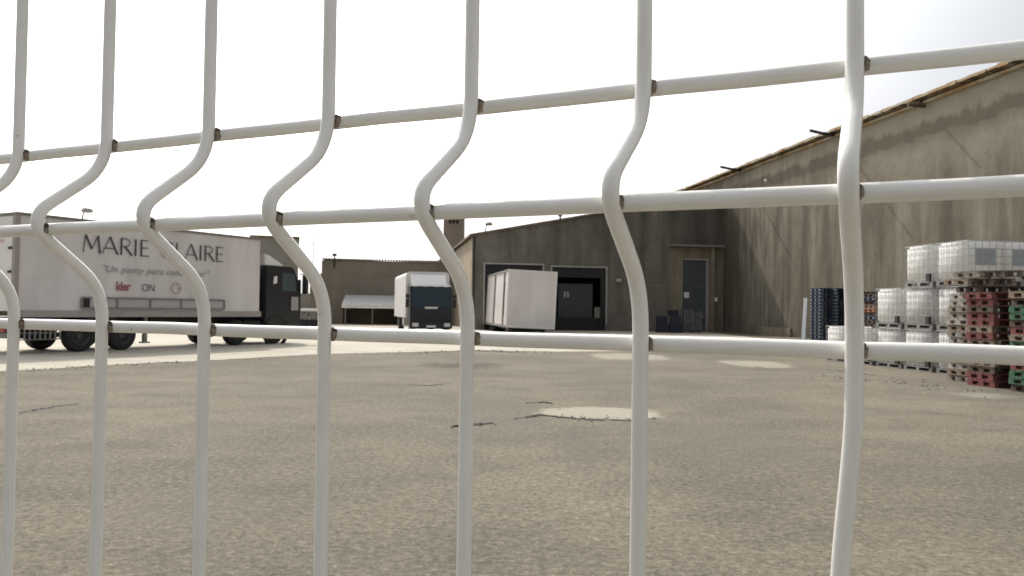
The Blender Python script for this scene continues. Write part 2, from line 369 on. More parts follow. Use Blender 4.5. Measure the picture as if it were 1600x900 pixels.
# ------------------------------------------------------------------ ground
def sheet(name, pts, z, mt, sub=0):
    me = bpy.data.meshes.new(name); me.from_pydata([(p[0], p[1], z) for p in pts], [], [tuple(range(len(pts)))]); me.update()
    o = bpy.data.objects.new(name, me); COL.objects.link(o); me.materials.append(mt); o['kind'] = 'structure'
    if me.polygons[0].normal.z < 0: me.flip_normals()
    return o
sheet('ground', [(-900, -300), (900, -300), (900, 1500), (-900, 1500)], 0, M['asphalt'])
edge_px = [(-500, 612), (0, 580.5), (160, 571), (250, 566.5), (330, 563), (420, 558), (490, 554), (560, 552), (620, 550.5), (700, 548.5), (742, 547), (800, 548.4), (870, 549.6), (950, 549), (1040, 547), (1150, 541), (1225, 533)]
def ragged(pts, amp, n=7):
    out = []
    for a, b in zip(pts, pts[1:]):
        for k in range(n):
            t = k/n; p = Vector(a).lerp(Vector(b), t); out.append((p.x+random.uniform(-amp, amp), p.y+random.uniform(-amp, amp)))
    out.append(tuple(Vector(pts[-1])[:2])); return out
near = ragged([gp(*p).xy for p in edge_px], .07)
sheet('concrete_pavement', near + [(14, 130), (-140, 130), (-140, 10)], .004, M['concrete'])
# cracks and a broken pothole edge
def crack(px, wd, z=.008):
    w = [gp(*p).xy for p in px]; w = [Vector(p) for p in ragged(w, .035, 14)]
    L = []; Rr = []
    for i, p in enumerate(w):
        a = w[max(0, i-1)]; b = w[min(len(w)-1, i+1)]; d = (b-a).normalized(); n = Vector((-d.y, d.x))
        k = wd*random.uniform(.12, 1)*math.sin(math.pi*(i+.6)/(len(w)+.2))**.5
        L.append(p+n*k); Rr.append(p-n*k)
    mb = MB(); n = len(w)
    mb.add([(*p, z) for p in L]+[(*p, z) for p in Rr], [(i, i+1, n+i+1, n+i) for i in range(n-1)])
    o = mb.build('ground_crack', M['crack']); o['kind'] = 'structure'; return o
crack([(704, 667), (735, 664.5), (772, 661)], .10)
crack([(800, 655), (832, 651), (842, 648), (870, 651.5), (920, 655.5), (985, 657.5), (1030, 653)], .085)
crack([(825, 630), (850, 628.5), (866, 631)], .07)
crack([(636, 601), (670, 603), (705, 599)], .05)
crack([(28, 646), (60, 640), (95, 634), (130, 631)], .035)
crack([(640, 553), (700, 550), (745, 548), (800, 551), (830, 552)], .10)
crack([(1290, 577), (1330, 582), (1400, 590)], .06)

# loose grit along the broken edges
gm = MB(); rg = random.Random(11)
def grit(px, n, spread, smin, smax):
    w_ = [gp(*p) for p in px]
    for _ in range(n):
        k = rg.randrange(len(w_)-1); p = w_[k].lerp(w_[k+1], rg.random()); r = rg.uniform(smin, smax)
        c = Vector((p.x+rg.gauss(0, spread), p.y+rg.gauss(0, spread), r*.4))
        vs = [c+Vector((r*a*rg.uniform(.6, 1.1), r*b*rg.uniform(.6, 1.1), r*d*rg.uniform(.4, .8))) for a, b, d in ((1, 0, 0), (-1, 0, 0), (0, 1, 0), (0, -1, 0), (0, 0, 1), (0, 0, -1))]
        gm.add(vs, [(0, 2, 4), (2, 1, 4), (1, 3, 4), (3, 0, 4), (2, 0, 5), (1, 2, 5), (3, 1, 5), (0, 3, 5)])
grit([(870, 652), (930, 656), (1030, 653)], 70, .10, .006, .022); grit([(704, 667), (772, 661)], 25, .08, .005, .016)
grit([(640, 553), (742, 547), (850, 552)], 60, .25, .015, .05); grit([(0, 582), (160, 572), (330, 564), (620, 551)], 120, .3, .01, .035)
grit([(1300, 590), (1420, 598), (1520, 612)], 90, .5, .01, .035); grit([(100, 860), (800, 820), (1500, 840)], 160, 1.2, .003, .008)
gm_o = gm.build('gravel', mat('loose_grit', (.34, .31, .25), .95, col2=(.15, .135, .11), scale=3)); gm_o['kind'] = 'stuff'

# ------------------------------------------------------------------ buildings
AL = R(9.1)                                   # the warehouse recedes 9.1 degrees left of the view axis
C0 = atY(1130, 519, 62.0); C0.z = 0
WF = Frame(C0, AL)
# --- tall warehouse: its long wall is the local plane x = 0, facing -x
ware = thing('warehouse', 'tall grey rendered warehouse wall with streaked stains and rusty roof edge, behind the white tanks', 'warehouse', C0, AL)
WH = 11.9
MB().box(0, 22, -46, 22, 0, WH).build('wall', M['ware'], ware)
mb = MB()                                     # corrugated fibre-cement roof
npan = 170
pts = []
for k in range(npan+1):
    y = -46.2+68.4*k/npan; pts.append((y, .045 if k % 2 else 0.0))
vs = []; fs = []
for x, z in ((-.42, WH+.03), (11, WH+2.6), (22.4, WH+.03)):
    for y, dz in pts: vs.append((x, y, z+dz))
n = len(pts)
for r in range(2):
    for k in range(n-1): fs.append((r*n+k, r*n+k+1, (r+1)*n+k+1, (r+1)*n+k))
mb.add(vs, fs); mb.add([(v[0], v[1], v[2]+.05) for v in vs], fs)
mb.build('roof', M['roof'], ware)
mb = MB()
for k in range(112):                          # ragged mossy edge of the sheets
    y = -46.2+k*.611; o = random.uniform(-.03, .03)
    mb.box(-.46+o, -.05, y, y+.60, WH+.095+random.uniform(-.02, .02), WH+.22+random.uniform(-.02, .04))
mb.build('roof_edge', M['rust_edge'], ware)
MB().box(-.16, -.003, -46, 22, WH-.14, WH).build('eave_band', M['rust_edge'], ware)
for Yd, ln in ((58.4, 1.35), (52.3, 0), (46.3, 1.25), (38.7, 0), (32.0, 0)):
    yl = (Yd-62)/math.cos(AL)+.3
    if ln: MB().tube([(-.1, yl, WH-.02), (-.42-ln*.4, yl, WH+.03), (-.42-ln, yl, WH+.16)], .085, 8).build('rain_spout', M['chass'], ware)
    MB().box(-.30, -.17, yl-.05, yl+.35, WH-.10, WH+.02).build('bracket', M['rimd_'], ware)
MB().tube([(-.02, -23.3, WH-.25), (-.9, -23.3, WH-.22)], .08, 8).build('rain_spout', M['rimd_'], ware)
# wall lamp just above the middle horizontal of the fence
p = WF.hit(1206, 283, 0, 0.0)
lm = MB().tube([(0, p.y, p.z), (-.35, p.y, p.z+.02)], .025).build('lamp_arm', M['steel'], ware)
MB().lathe([(.0, -.13), (.09, -.10), (.13, 0), (.09, .10), (0, .13)], (-.42, p.y, p.z), 2, 14).build('wall_lamp', M['lamp'], ware)
# low painted kerb along the wall
MB().box(-.14, -.003, -10.5, -6.5, 0, .55).build('wall_plinth', M['beige'], ware)

# --- dark dock hall: facade is the local plane y = 0, facing the camera
hall = thing('loading_hall', 'low dark stained loading hall with two dock doors and a sloping roofline', 'loading hall', C0, AL)
def fx(u, v=480): return WF.hit(u, v, 1, 0.0)
XL = fx(737).x
zl = fx(737, 368).z; z935 = fx(935, 335); sl_ = (z935.z-zl)/(z935.x-XL); zr = zl+sl_*(0-XL)
def ztop(x): return zl+sl_*(x-XL)
d1a, d1b = fx(757).x, fx(847).x; d2a, d2b = fx(862).x, fx(946).x
zt1 = fx(800, 413.5).z; zt2 = fx(905, 418).z; ea, eb = fx(1064).x, fx(1106).x; zte = fx(1085, 404).z
T = .35
mb = MB()
def pier(a, b, z0=0.0):
    mb.prism([(a, z0), (b, z0), (b, ztop(b)), (a, ztop(a))], 1, 0, T)
pier(XL, d1a); pier(d1a, d1b, zt1); pier(d1b, d2a); pier(d2a, d2b, zt2); pier(d2b, ea); pier(ea, eb, zte); pier(eb, -.005)
mb.build('front_wall', M['hall'], hall)
MB().box(XL, XL+.3, T+.003, 34, 0, zl-.12).build('side_wall', mat('ochre_render', (.40, .33, .23), .9, var=.3, scale=.6, bump=.3, bscale=6), hall)
mb = MB()                                     # roof
mb.prism([(XL-.25, zl-.05), (-.01, zr-.0), (-.01, zr+.14), (XL-.25, zl+.10)], 1, -.22, 34)
mb.build('roof', M['roof'], hall)
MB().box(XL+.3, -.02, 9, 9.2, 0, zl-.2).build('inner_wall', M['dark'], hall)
# dock doors
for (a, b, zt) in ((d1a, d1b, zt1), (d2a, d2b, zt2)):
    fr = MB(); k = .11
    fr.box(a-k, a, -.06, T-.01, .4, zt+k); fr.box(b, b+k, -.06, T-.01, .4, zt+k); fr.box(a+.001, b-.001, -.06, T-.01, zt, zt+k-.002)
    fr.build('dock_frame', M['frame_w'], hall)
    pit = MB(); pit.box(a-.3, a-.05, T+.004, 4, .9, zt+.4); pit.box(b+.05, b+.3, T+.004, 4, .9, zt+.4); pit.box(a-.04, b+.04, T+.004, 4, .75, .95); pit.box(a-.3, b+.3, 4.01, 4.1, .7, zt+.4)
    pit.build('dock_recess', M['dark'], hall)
    cu = MB()                                 # black rubber dock seal
    cu.prism([(a, zt-.02), (b, zt-.02), (b, zt-.75), (a, zt-.75)], 1, .02, .12)
    cu.box(a, a+.38, .03, .13, .95, zt-.76); cu.box(b-.38, b, .03, .13, .95, zt-.76)
    cu.build('dock_seal', M['blackrub'], hall)
    MB().box(a, b, .14, T, 0, .95).build('dark_opening_panel', M['blackrub'], hall)  # black panel standing in for the darkness of the open lower doorway
    for q in (a+.25, b-.5): MB().box(q, q+.25, -.16, -.003, .45, .9).build('dock_bumper', M['blackrub'], hall)
a = fx(874).x; b = fx(928).x; zz = fx(900, 443).z
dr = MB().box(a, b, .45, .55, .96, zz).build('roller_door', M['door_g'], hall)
q = fx(887, 460); s_ = MB()
s_.box(q.x-.20, q.x-.04, .42, .449, q.z-.22, q.z+.22); s_.box(q.x+.04, q.x+.20, .42, .449, q.z-.22, q.z+.22); s_.build('notice', M['steel'], dr)
for i in range(9): pass
q0 = fx(930, 480); q1 = fx(946, 480)
MB().box(q0.x, q1.x, .14, .3, .96, q0.z).build('dock_leveller', M['low'], hall)
# entrance
sx0, sx1 = fx(1022).x, fx(1133).x
zc = fx(1085, 385).z
sur = MB(); sur.box(sx0+1.1, ea-.003, -.05, -.003, 0, zc-.1); sur.box(eb+.003, -.02, -.05, -.003, 0, zc-.1); sur.box(ea-.002, eb+.002, -.045, -.003, zte, zc-.1)
sur.build('door_surround', M['beige'], hall)
MB().box(fx(1044).x, fx(1125).x, -.9, -.003, zc-.08, zc+.07).build('canopy', M['low'], hall)
MB().box(eb+.05, eb+.30, -.55, -.052, 0, zc-.1).build('door_pillar', M['beige'], hall)
jf = MB(); jf.box(ea, ea+.10, .0, .3, 0, zte-.002); jf.box(eb-.10, eb, .0, .3, 0, zte-.002); jf.box(ea+.101, eb-.101, .0, .3, zte-.12, zte-.002)
jf.build('door_frame', M['frame_w'], hall)
de = MB().box(ea+.10, eb-.10, .18, .26, .0, zte-.12).build('door', M['door_b'], hall)
q = WF.hit(1072.5, 461, 1, .17); MB().box(q.x-.2, q.x+.2, .15, .178, q.z-.22, q.z+.22).build('notice', M['platew'], de)
MB().box(eb-.35, eb-.28, .10, .178, 1.0, 1.25).build('handle', M['steel'], de)
q = fx(1114, 468); MB().box(q.x-.09, q.x+.09, -.60, -.551, q.z-.16, q.z+.16).build('switch_box', M['platew'], hall)
q = fx(966, 438); MB().lathe([(0, -.2), (.20, -.16), (.24, 0), (.20, .12), (0, .14)], (q.x, -.22, q.z), 2, 16).build('wall_lamp', M['frame_w'], hall)
MB().box(q.x-.05, q.x+.05, -.12, -.003, q.z-.05, q.z+.2).build('lamp_bracket', M['chass'], hall)
q = fx(879, 340); MB().tube([(q.x, .8, q.z-.3), (q.x, .8, q.z+.25)], .07).tube([(q.x-.15, .8, q.z+.25), (q.x+.15, .8, q.z+.25)], .06).build('roof_vent', M['chass'], hall)
q = fx(741, 376); MB().tube([(XL+.12, -.08, .3), (XL+.12, -.08, zl-.1)], .05).build('downpipe', M['chass'], hall)

# --- brown building with corrugated roof at the back
Yb = 72.0
pl = atY(503, 403, Yb); pr = atY(735, 406, Yb+2)
ang = math.atan2(pr.y-pl.y, pr.x-pl.x)
BF = Frame((pl.x, pl.y, 0), ang)
bb = thing('brown_building', 'plain brown rendered building with a corrugated roof edge, behind the awning', 'building', (pl.x, pl.y, 0), ang)
Lb = (pr-pl).length
zb_ = pl.z
mb = MB()
a0 = BF.hit(536, 480, 1, 0).x; a1 = BF.hit(622, 480, 1, 0).x; zo = BF.hit(580, 479, 1, 0).z
mb.box(0, a0, 0, 10, 0, zb_-.2); mb.box(a1, Lb, 0, 10, 0, zb_-.2); mb.box(a0, a1, 0, 10, zo, zb_-.2); mb.box(a0, a1, 3, 10, 0, zo)
mb.build('wall', M['brown'], bb)
mb = MB(); nn = int(Lb/.26)
for k in range(nn): mb.tube([(.26*k+.13, -.25, zb_-.09), (.26*k+.13, 10, zb_+.3)], .09, 6)
mb.build('roof', M['roof'], bb)
q = BF.hit(523, 398, 1, 0)
MB().tube([(q.x, -.15, zb_-.9), (q.x, -.15, zb_+.25)], .06).tube([(q.x-.18, -.15, zb_+.3), (q.x+.18, -.15, zb_+.3)], .12, 8).build('vent_pipe', M['chass'], bb)
aw0 = BF.hit(540, 462, 1, 0); aw1 = BF.hit(626, 463, 1, 0)
awn = MB(); na = 30; y1 = -3.0; zA = aw0.z; zB = BF.hit(537, 477, 1, y1).z
for k in range(na):
    xx = aw0.x+(aw1.x-aw0.x)*(k+.5)/na
    awn.tube([(xx, -.05, zA), (xx-.15, y1, zB)], .115, 6)
awo = awn.build('awning', M['alu'], bb)
for uu in (540, 582, 622):
    xx = BF.hit(uu, 480, 1, y1+.2).x
    MB().tube([(xx, y1+.2, 0), (xx, y1+.2, zB-.05)], .05).build('awning_post', M['steel'], bb)
MB().box(aw0.x-.15, aw1.x-.15, y1-.02, y1+.05, zB-.22, zB-.10).build('awning_edge', M['alu'], bb)
# lean-to left of it
p0 = atY(485, 427.5, 76); p1 = atY(510, 427.5, 76)
lb = thing('brown_lean_to', 'small low brown building left of the larger brown one', 'building', (p0.x, 76, 0))
MB().box(0, p1.x-p0.x, 0, 6, 0, p0.z-.12).build('wall', M['brown'], lb); MB().box(-.15, p1.x-p0.x, -.15, 6.1, p0.z-.12, p0.z).build('roof', M['roof'], lb)
# far boundary wall
p0 = atY(380, 457, 95); fw = MB().box(-75, 6, 96, 96.3, 0, p0.z).build('boundary_wall', M['low']); tag(fw, 'long low brown wall far behind the lorries, left of the brown building', 'wall')
# tower
pa = atY(693, 345, 95); pb = atY(724.5, 345, 95)
tw = thing('tower', 'tall square brown tower with three small vents, rising behind the loading hall', 'tower', (pa.x, 95, 0))
wt = pb.x-pa.x; zt = atY(708, 331, 95).z
MB().box(0, wt, 0, wt, 0, zt-.3).build('shaft', M['tower'], tw); MB().box(-.15, wt+.15, -.15, wt+.15, zt-.3, zt).build('cap', M['low'], tw)
for uu in (703.5, 709, 714.5):
    q = atY(uu, 346.5, 95); MB().box(q.x-pa.x-.15, q.x-pa.x+.15, -.06, -.003, q.z-.2, q.z+.2).build('vent', M['dark'], tw)
# grey block behind the lorry
pa = atY(396, 369, 62); pb = atY(467, 370, 62)
gb = thing('grey_building', 'plain grey flat-roofed building showing above the lorry cab', 'building', (pb.x, 62, 0), R(15.2))
MB().box(pa.x-pb.x, 0, 0, 8, 0, pa.z-.2).build('wall', M['low'], gb); MB().box(pa.x-pb.x-.1, .06, -.1, 8.1, pa.z-.2, pa.z).build('roof', M['roof'], gb)
# lamps and mast
def lamp_post(u, v, Y, label):
    p = atY(u, v, Y); t = thing('street_lamp', label, 'street lamp', (p.x-.25, Y, 0), 0, 'street lamps behind the yard')
    MB().tube([(0, 0, 0), (0, 0, p.z-.7), (.02, 0, p.z-.35), (.12, 0, p.z-.08)], [.09, .06, .05, .04]).build('pole', M['steel'], t)
    MB().lathe([(0, -.16), (.30, -.12), (.38, 0), (.28, .14), (0, .22)], (.3, 0, p.z), 2, 14).build('lamp_head', M['steel'], t)
lamp_post(135, 329, 52, 'street lamp rising behind the roof of the lettered trailer')
lamp_post(763, 350, 75, 'street lamp rising behind the roof of the loading hall')
p = atY(490, 365, 90); t = thing('antenna_mast', 'thin antenna mast standing between the grey and brown buildings', 'mast', (p.x, 90, 0))
MB().tube([(0, 0, 0), (0, 0, p.z)], [.07, .035], 6).build('pole', M['steel'], t); MB().tube([(-.3, 0, p.z-1.2), (.3, 0, p.z-1.2)], .03, 6).build('aerial', M['steel'], t)

# ------------------------------------------------------------------ wheels
M['rimd'] = mat('dark_rim', (.09, .085, .08), .6, var=.4, scale=6)  # dark rim colour with uneven tone
def wheel(parent, c, r, wd, side=-1, name='wheel'):
    x, y, z = c
    ty = MB().lathe([(r*.58, -wd/2), (r*.90, -wd/2), (r*.98, -wd*.36), (r, -wd*.25), (r, wd*.25), (r*.98, wd*.36), (r*.90, wd/2), (r*.58, wd/2)], c, 1, 32).build(name, M['blackrub'], parent)
    MB().lathe([(0, side*wd*.18), (r*.20, side*wd*.20), (r*.24, side*wd*.05), (r*.50, -side*wd*.02), (r*.56, side*wd*.40), (r*.60, side*wd*.44)], c, 1, 24).build('rim', M['rimd'], ty)
    return ty

# ------------------------------------------------------------------ lettered articulated lorry (left)
HT = 4.2
A = gp(25, 330.5, HT); B = gp(410, 372.5, HT)
ax = (B-A); ax.z = 0; LB = ax.length; az = math.atan2(ax.y, ax.x)
LF = Frame((A.x, A.y, 0), az)                 # local x forward, y to the far side (left of the lorry is +y), camera sees y = 0
lor = thing('articulated_lorry', 'white lettered box trailer lorry with a black cab at the left of the yard', 'lorry', (A.x, A.y, 0), az)
W = 2.5
def lh(u, v, y=0.0): return LF.hit(u, v, 1, y)
zb = 1.18
MB().box(0.06, LB-.05, .03, W-.03, zb+.10, HT-.05).build('box_body', M['whited'], lor, bevel=.02)
e = MB()
e.box(0, LB, -.015, .055, HT-.085, HT); e.box(0, LB, W-.055, W+.015, HT-.085, HT); e.box(0, .06, .056, W-.056, HT-.10, HT-.01); e.box(LB-.05, LB+.01, .056, W-.056, HT-.1, HT-.01)
e.build('roof_trim', M['grail'], lor)
e = MB(); e.box(0, LB, -.02, .06, zb-.08, zb+.13); e.box(0, LB, W-.06, W+.02, zb-.08, zb+.13)
e.build('lower_rail', mat('dusty_rail', (.42, .40, .36), .6, var=.2, scale=3), lor)
M['post'] = mat('pinkish_grey_post', (.36, .31, .30), .5)
MB().box(-.01, .13, -.022, .08, zb+.131, HT-.086).build('corner_post', M['post'], lor); MB().box(-.01, .13, W-.08, W+.022, zb+.131, HT-.086).build('corner_post', M['post'], lor)
for k, (y0, y1) in enumerate(((.09, W/2-.01), (W/2+.01, W-.09))):
    dd = MB().box(-.03, .055, y0, y1, zb+.1, HT-.12).build('rear_door', M['white'], lor, bevel=.008)
    for zz in (1.7, 2.4, 3.1, 3.7):
        yy = (y0 if k == 0 else y1-.16); MB().box(-.065, -.031, yy, yy+.16, zz, zz+.07).build('hinge', M['chass'], dd)
    yy = y1-.2 if k == 0 else y0+.2
    MB().tube([(-.06, yy, zb+.1), (-.06, yy, HT-.15)], .018, 8).build('lock_bar', M['steel'], dd)
# refrigeration style side marker frame
g0 = lh(127, 468); g1 = lh(350, 481)
zA_, zB_ = g1.z+.02, g0.z+.02
e = MB()
hh = .33; zc_ = lh(127, 475).z; zc2 = lh(350, 474.5).z; zc_ = (zc_+zc2)/2
for zz in (zc_-hh/2, zc_+hh/2): e.box(g0.x, g1.x, -.06, -.004, zz-.022, zz+.022)
for uu in (127, 182, 234, 282, 323, 349.5):
    q = lh(uu, 475).x; e.box(q-.03, q+.03, -.055, -.006, zc_-hh/2+.023, zc_+hh/2-.023)
e.build('side_guard', M['grail'], lor)
MB().box(g0.x+.04, lh(139, 475).x, -.05, -.008, zc_-hh/2+.024, zc_+hh/2-.024).build('marker_plate', M['chass'], lor)
MB().box(lh(140, 475).x, g1.x-.04, -.02, -.008, zc_-hh/2+.024, zc_+hh/2-.024).build('guard_panel', mat('pale_guard_panel', (.48, .47, .46), .6), lor)
# lettering drawn as strokes: (points, width) in letter units, height 1
TH, TN = .112, .055
def arc(cx, cy, rx, ry, a0, a1, n=14): return [(cx+rx*math.cos(R(a0+(a1-a0)*k/n)), cy+ry*math.sin(R(a0+(a1-a0)*k/n))) for k in range(n+1)]
GL = {
 'M': (.88, [([(.05, 0), (.15, 1)], TN), ([(.15, 1), (.44, .22)], TH), ([(.44, .22), (.72, 1)], TN), ([(.72, 1), (.82, 0)], TH)]),
 'A': (.82, [([(.04, 0), (.40, 1)], TN), ([(.40, 1), (.78, 0)], TH), ([(.18, .33), (.64, .33)], TN)]),
 'R': (.70, [([(.14, 0), (.14, 1)], TH), ([(.14, .96)]+arc(.32, .73, .24, .23, 90, -90)+[(.14, .50)], TN), ([(.32, .50), (.68, 0)], TH)]),
 'I': (.30, [([(.15, 0), (.15, 1)], TH)]),
 'E': (.60, [([(.14, 0), (.14, 1)], TH), ([(.14, .965), (.54, .965)], TN), ([(.14, .51), (.50, .51)], TN), ([(.14, .035), (.55, .035)], TN)]),
 'C': (.80, [(arc(.46, .5, .38, .48, 48, 312, 22), .10)]),
 'L': (.56, [([(.14, 0), (.14, 1)], TH), ([(.14, .035), (.53, .035)], TN)]),
 ' ': (.50, [])}
def stroke(mb, pts, wd, ox, oz, sx, sz, y):
    P = [Vector((ox+p[0]*sx, oz+p[1]*sz)) for p in pts]; n = len(P); L = []; Q = []
    for i, p in enumerate(P):
        a = P[max(0, i-1)]; b = P[min(n-1, i+1)]; d = (b-a).normalized(); nn_ = Vector((-d.y, d.x))*wd*sz/2
        L.append(p+nn_); Q.append(p-nn_)
    vs = [(p.x, y, p.y) for p in L+Q]+[(p.x, y+.006, p.y) for p in L+Q]
    fs = [(i, i+1, n+i+1, n+i) for i in range(n-1)]+[(2*n+i, 3*n+i, 3*n+i+1, 2*n+i+1) for i in range(n-1)]
    mb.add(vs, fs)
t0 = lh(128, 394); t1 = lh(128, 366); t2 = lh(350, 408)
word = 'MARIE CLAIRE'; tot = sum(GL[c][0] for c in word); sx = (t2.x-t0.x)/tot; hz = t1.z-t0.z
mb = MB(); ox = t0.x; k = 0
for c in word:
    for st_ in GL[c][1]:
        stroke(mb, st_[0], st_[1]*.95, ox, t0.z, sx, hz, -.010-.0012*(k % 7)); k += 1
    ox += GL[c][0]*sx
    if c == ' ': mb.build('lettering', M['letter'], lor); mb = MB()
mb.build('lettering', M['letter'], lor)
def text_width(t, spacing, shear, bold):
    cu = bpy.data.curves.new('measure', 'FONT'); cu.body = t; cu.size = 1; cu.space_character = spacing; cu.shear = shear; cu.offset = bold
    tmp = bpy.data.objects.new('measure', cu); COL.objects.link(tmp); bpy.context.view_layer.update()
    wd = max(v[0] for v in tmp.bound_box); bpy.data.objects.remove(tmp); bpy.data.curves.remove(cu); return wd
def side_text(s, u0, v0, u1, hpx, mt, shear=0, bold=0, spacing=1.0, y=-.012):
    a = lh(u0, v0); b = lh(u1, v0); h = lh(u0, v0-hpx).z-a.z
    wd = text_width(s, spacing, shear, bold); sz = h/.72; sx_ = (b.x-a.x)/wd; done = ''
    for wrd in s.split(' '):                  # one mesh per word
        off = text_width(done+wrd, spacing, shear, bold)-text_width(wrd, spacing, shear, bold)
        mx = Matrix.Translation((a.x+off*sx_, y, a.z)) @ Matrix.Rotation(R(90), 4, 'X') @ Matrix.Diagonal((sx_, sz, 1, 1))
        text_mesh('lettering', wrd, 1, mt, lor, mx, shear, bold, spacing, .002); done += wrd+' '
side_text('"Un panty para cada mujer"', 158, 424.5, 328, 11, M['letterg'], .28, .004, 1.05)
side_text('kler', 181, 453.5, 204, 14, M['letterr'], 0, .02, .95)
side_text('ON', 221, 455, 241, 12, M['letter'], 0, -.008, 1.0)
mb = MB(); q = lh(275.5, 450.5); rr = lh(275.5, 442.5).z-q.z
for i in range(3): pass
stroke(mb, arc(0, 0, 1, 1, 35, 325, 26), .22, q.x, q.z, rr*1.05, rr, -.010)
stroke(mb, [(.2, 0), (1.1, 0)], .25, q.x, q.z, rr*1.05, rr, -.012); stroke(mb, [(.75, .38), (1.15, 0), (.75, -.38)], .22, q.x, q.z, rr*1.05, rr, -.014)
mb.build('emblem', M['letterp'], lor)
# red mark on the rear door
q = LF.hit(3, 377, 0, -.035)
MB().box(-.040, -.031, q.y-.10, q.y+.10, q.z-.04, q.z+.06).build('rear_mark', mat('faded_pink_mark', (.62, .45, .43), .6), lor)
# running gear
MB().box(.3, LB+1.0, .75, W-.75, .72, zb-.09).build('chassis', M['chass'], lor)
for uu in (129, 195):
    q = lh(uu, 520)
    wheel(lor, (q.x, .24, .50), .50, .36); wheel(lor, (q.x, W-.24, .50), .50, .36)
    MB().tube([(q.x, .3, .5), (q.x, W-.3, .5)], .07).build('axle', M['chass'], lor)
q = lh(162, 520); MB().box(q.x-.5, q.x+.5, .05, .4, .82, 1.09).build('mudguard', M['plastic'], lor)
for yy in (.12, W-.22):                       # pallet locker and its open grid
    p0, p1 = lh(34, 520).x, lh(98, 520).x; e = MB()
    for k in range(9): xx = p0+(p1-p0)*k/8; e.box(xx-.018, xx+.018, yy, yy+.04, .42, 1.05)
    for k in range(4): zz = .42+k*.20; e.box(p0, p1, yy+.041, yy+.07, zz-.015, zz+.015)
    e.build('pallet_locker', M['steel'], lor)
MB().box(p0, p1, .35, 1.2, .45, 1.0).build('locker_box', M['chass'], lor)
e = MB(); e.box(-.1, .02, .1, W-.1, .50, .62); e.box(.0, .12, .5, .62, .6, 1.1); e.box(.0, .12, W-.62, W-.5, .6, 1.1); e.build('rear_bumper', M['grail'], lor)
for yy in (.2, W-.5): MB().box(-.13, -.101, yy, yy+.3, .66, .78).build('tail_lamp', M['red'], lor)
q = lh(235, 530); e = MB(); e.box(q.x-.06, q.x+.06, .25, .37, .25, 1.1); e.box(q.x-.14, q.x+.14, .2, .42, .2, .25); e.build('landing_leg', M['steel'], lor)
e = MB(); e.box(q.x-.06, q.x+.06, W-.37, W-.25, .25, 1.1); e.box(q.x-.14, q.x+.14, W-.42, W-.2, .2, .25); e.build('landing_leg', M['steel'], lor)
MB().box(q.x+.2, q.x+1.3, .3, 1.0, .55, 1.05).build('storage_box', M['chass'], lor)
# tractor
c0 = lh(412, 480).x+.12; c1 = lh(471, 480, .05).x; zr_ = lh(440, 416).z; CH = zr_
yl_, yr_ = .06, W-.06
ys = yl_
cabm = MB()
prof = [(c0, .62), (c1-.02, .62), (c1+.02, 1.0), (c1, 1.75), (c1-.22, CH-.42), (c1-.42, CH-.05), (c1-.62, CH), (c0, CH)]
cabm.prism(prof, 1, yl_, yr_)
cab = cabm.build('cab', M['cab'], lor, bevel=.05)
L_ = c1-c0
wx0, wx1 = lh(441, 440, ys).x, lh(465, 440, ys).x; wz0, wz1 = lh(452, 455, ys).z, lh(452, 427, ys).z
MB().prism([(wx0, wz0), (wx1-.05, wz0), (wx1-.16, wz1-.12), (wx1-.3, wz1), (wx0, wz1)], 1, ys-.012, ys+.02).build('window', M['glass'], cab)
MB().prism([(wx0, wz0), (wx1-.05, wz0), (wx1-.16, wz1-.12), (wx1-.3, wz1), (wx0, wz1)], 1, yr_-.02, yr_+.012).build('window', M['glass'], cab)
q0 = lh(427, 444, ys); q1 = lh(433, 431, ys); MB().prism([(q0.x, q0.z), (q1.x, q0.z+.05), (q1.x, q1.z), (q0.x+.03, q1.z-.04)], 1, ys-.012, ys-.002).build('side_sticker', M['platew'], cab)
q0 = lh(454, 485, ys); q1 = lh(465, 464, ys)
MB().box(q0.x, q1.x, ys-.05, ys-.003, q0.z, q1.z).build('door_panel', mat('pale_step_panel', (.42, .42, .41), .5, var=.4, scale=6), cab)
MB().box(c1+.001, c1+.05, .15, W-.15, CH-1.35, CH-.5).build('visor_or_highlight', M['plastic'], cab)
for yy, sg in ((yl_, -1), (yr_, 1)):
    e = MB(); y0 = min(yy+sg*.05, yy+sg*.26); e.box(c1-.02, c1+.12, y0, y0+.21, wz0-.1, wz1-.05); e.tube([(c1-.15, yy, wz1), (c1+.05, y0+.1, wz1-.03)], .02); e.build('mirror', M['plastic'], cab)
for x_ in (lh(433, 530).x, lh(373, 530).x):
    wheel(lor, (x_, .26, .50), .50, .34); wheel(lor, (x_, W-.26, .50), .50, .34)
    MB().tube([(x_, .3, .5), (x_, W-.3, .5)], .07).build('axle', M['chass'], lor)
x_ = lh(433, 530).x
MB().lathe([(.56, -.02), (.66, -.02), (.66, .10), (.56, .10)], (x_, .05, .5), 1, 28).build('wheel_arch', M['plastic'], lor)
xm = lh(398, 530).x; MB().box(xm-.45, xm+.45, .12, .7, .42, .95).build('fuel_tank', M['chass'], lor, bevel=.05)
# white air deflector rising from the cab to the box
x0, x1 = c0+.02, lh(446, 414, ys).x; zd0 = CH+.004; zd1 = lh(413, 396, ys).z
MB().prism([(x0, zd0), (x1, zd0), (x1-.1, zd0+.08), (x0+.25*(x1-x0), zd1-.06), (x0, zd1)], 1, .12, W-.12).build('air_deflector', M['white'], lor, bevel=.03)
MB().box(LB+.02, c0-.02, 1.7, 1.95, 1.2, 3.4).build('exhaust_stack', M['chass'], lor)
q = lh(413, 388); MB().box(LB+.011, LB+.16, .25, W-.25, q.z-.35, q.z+.35).build('cooling_unit', M['chass'], lor)

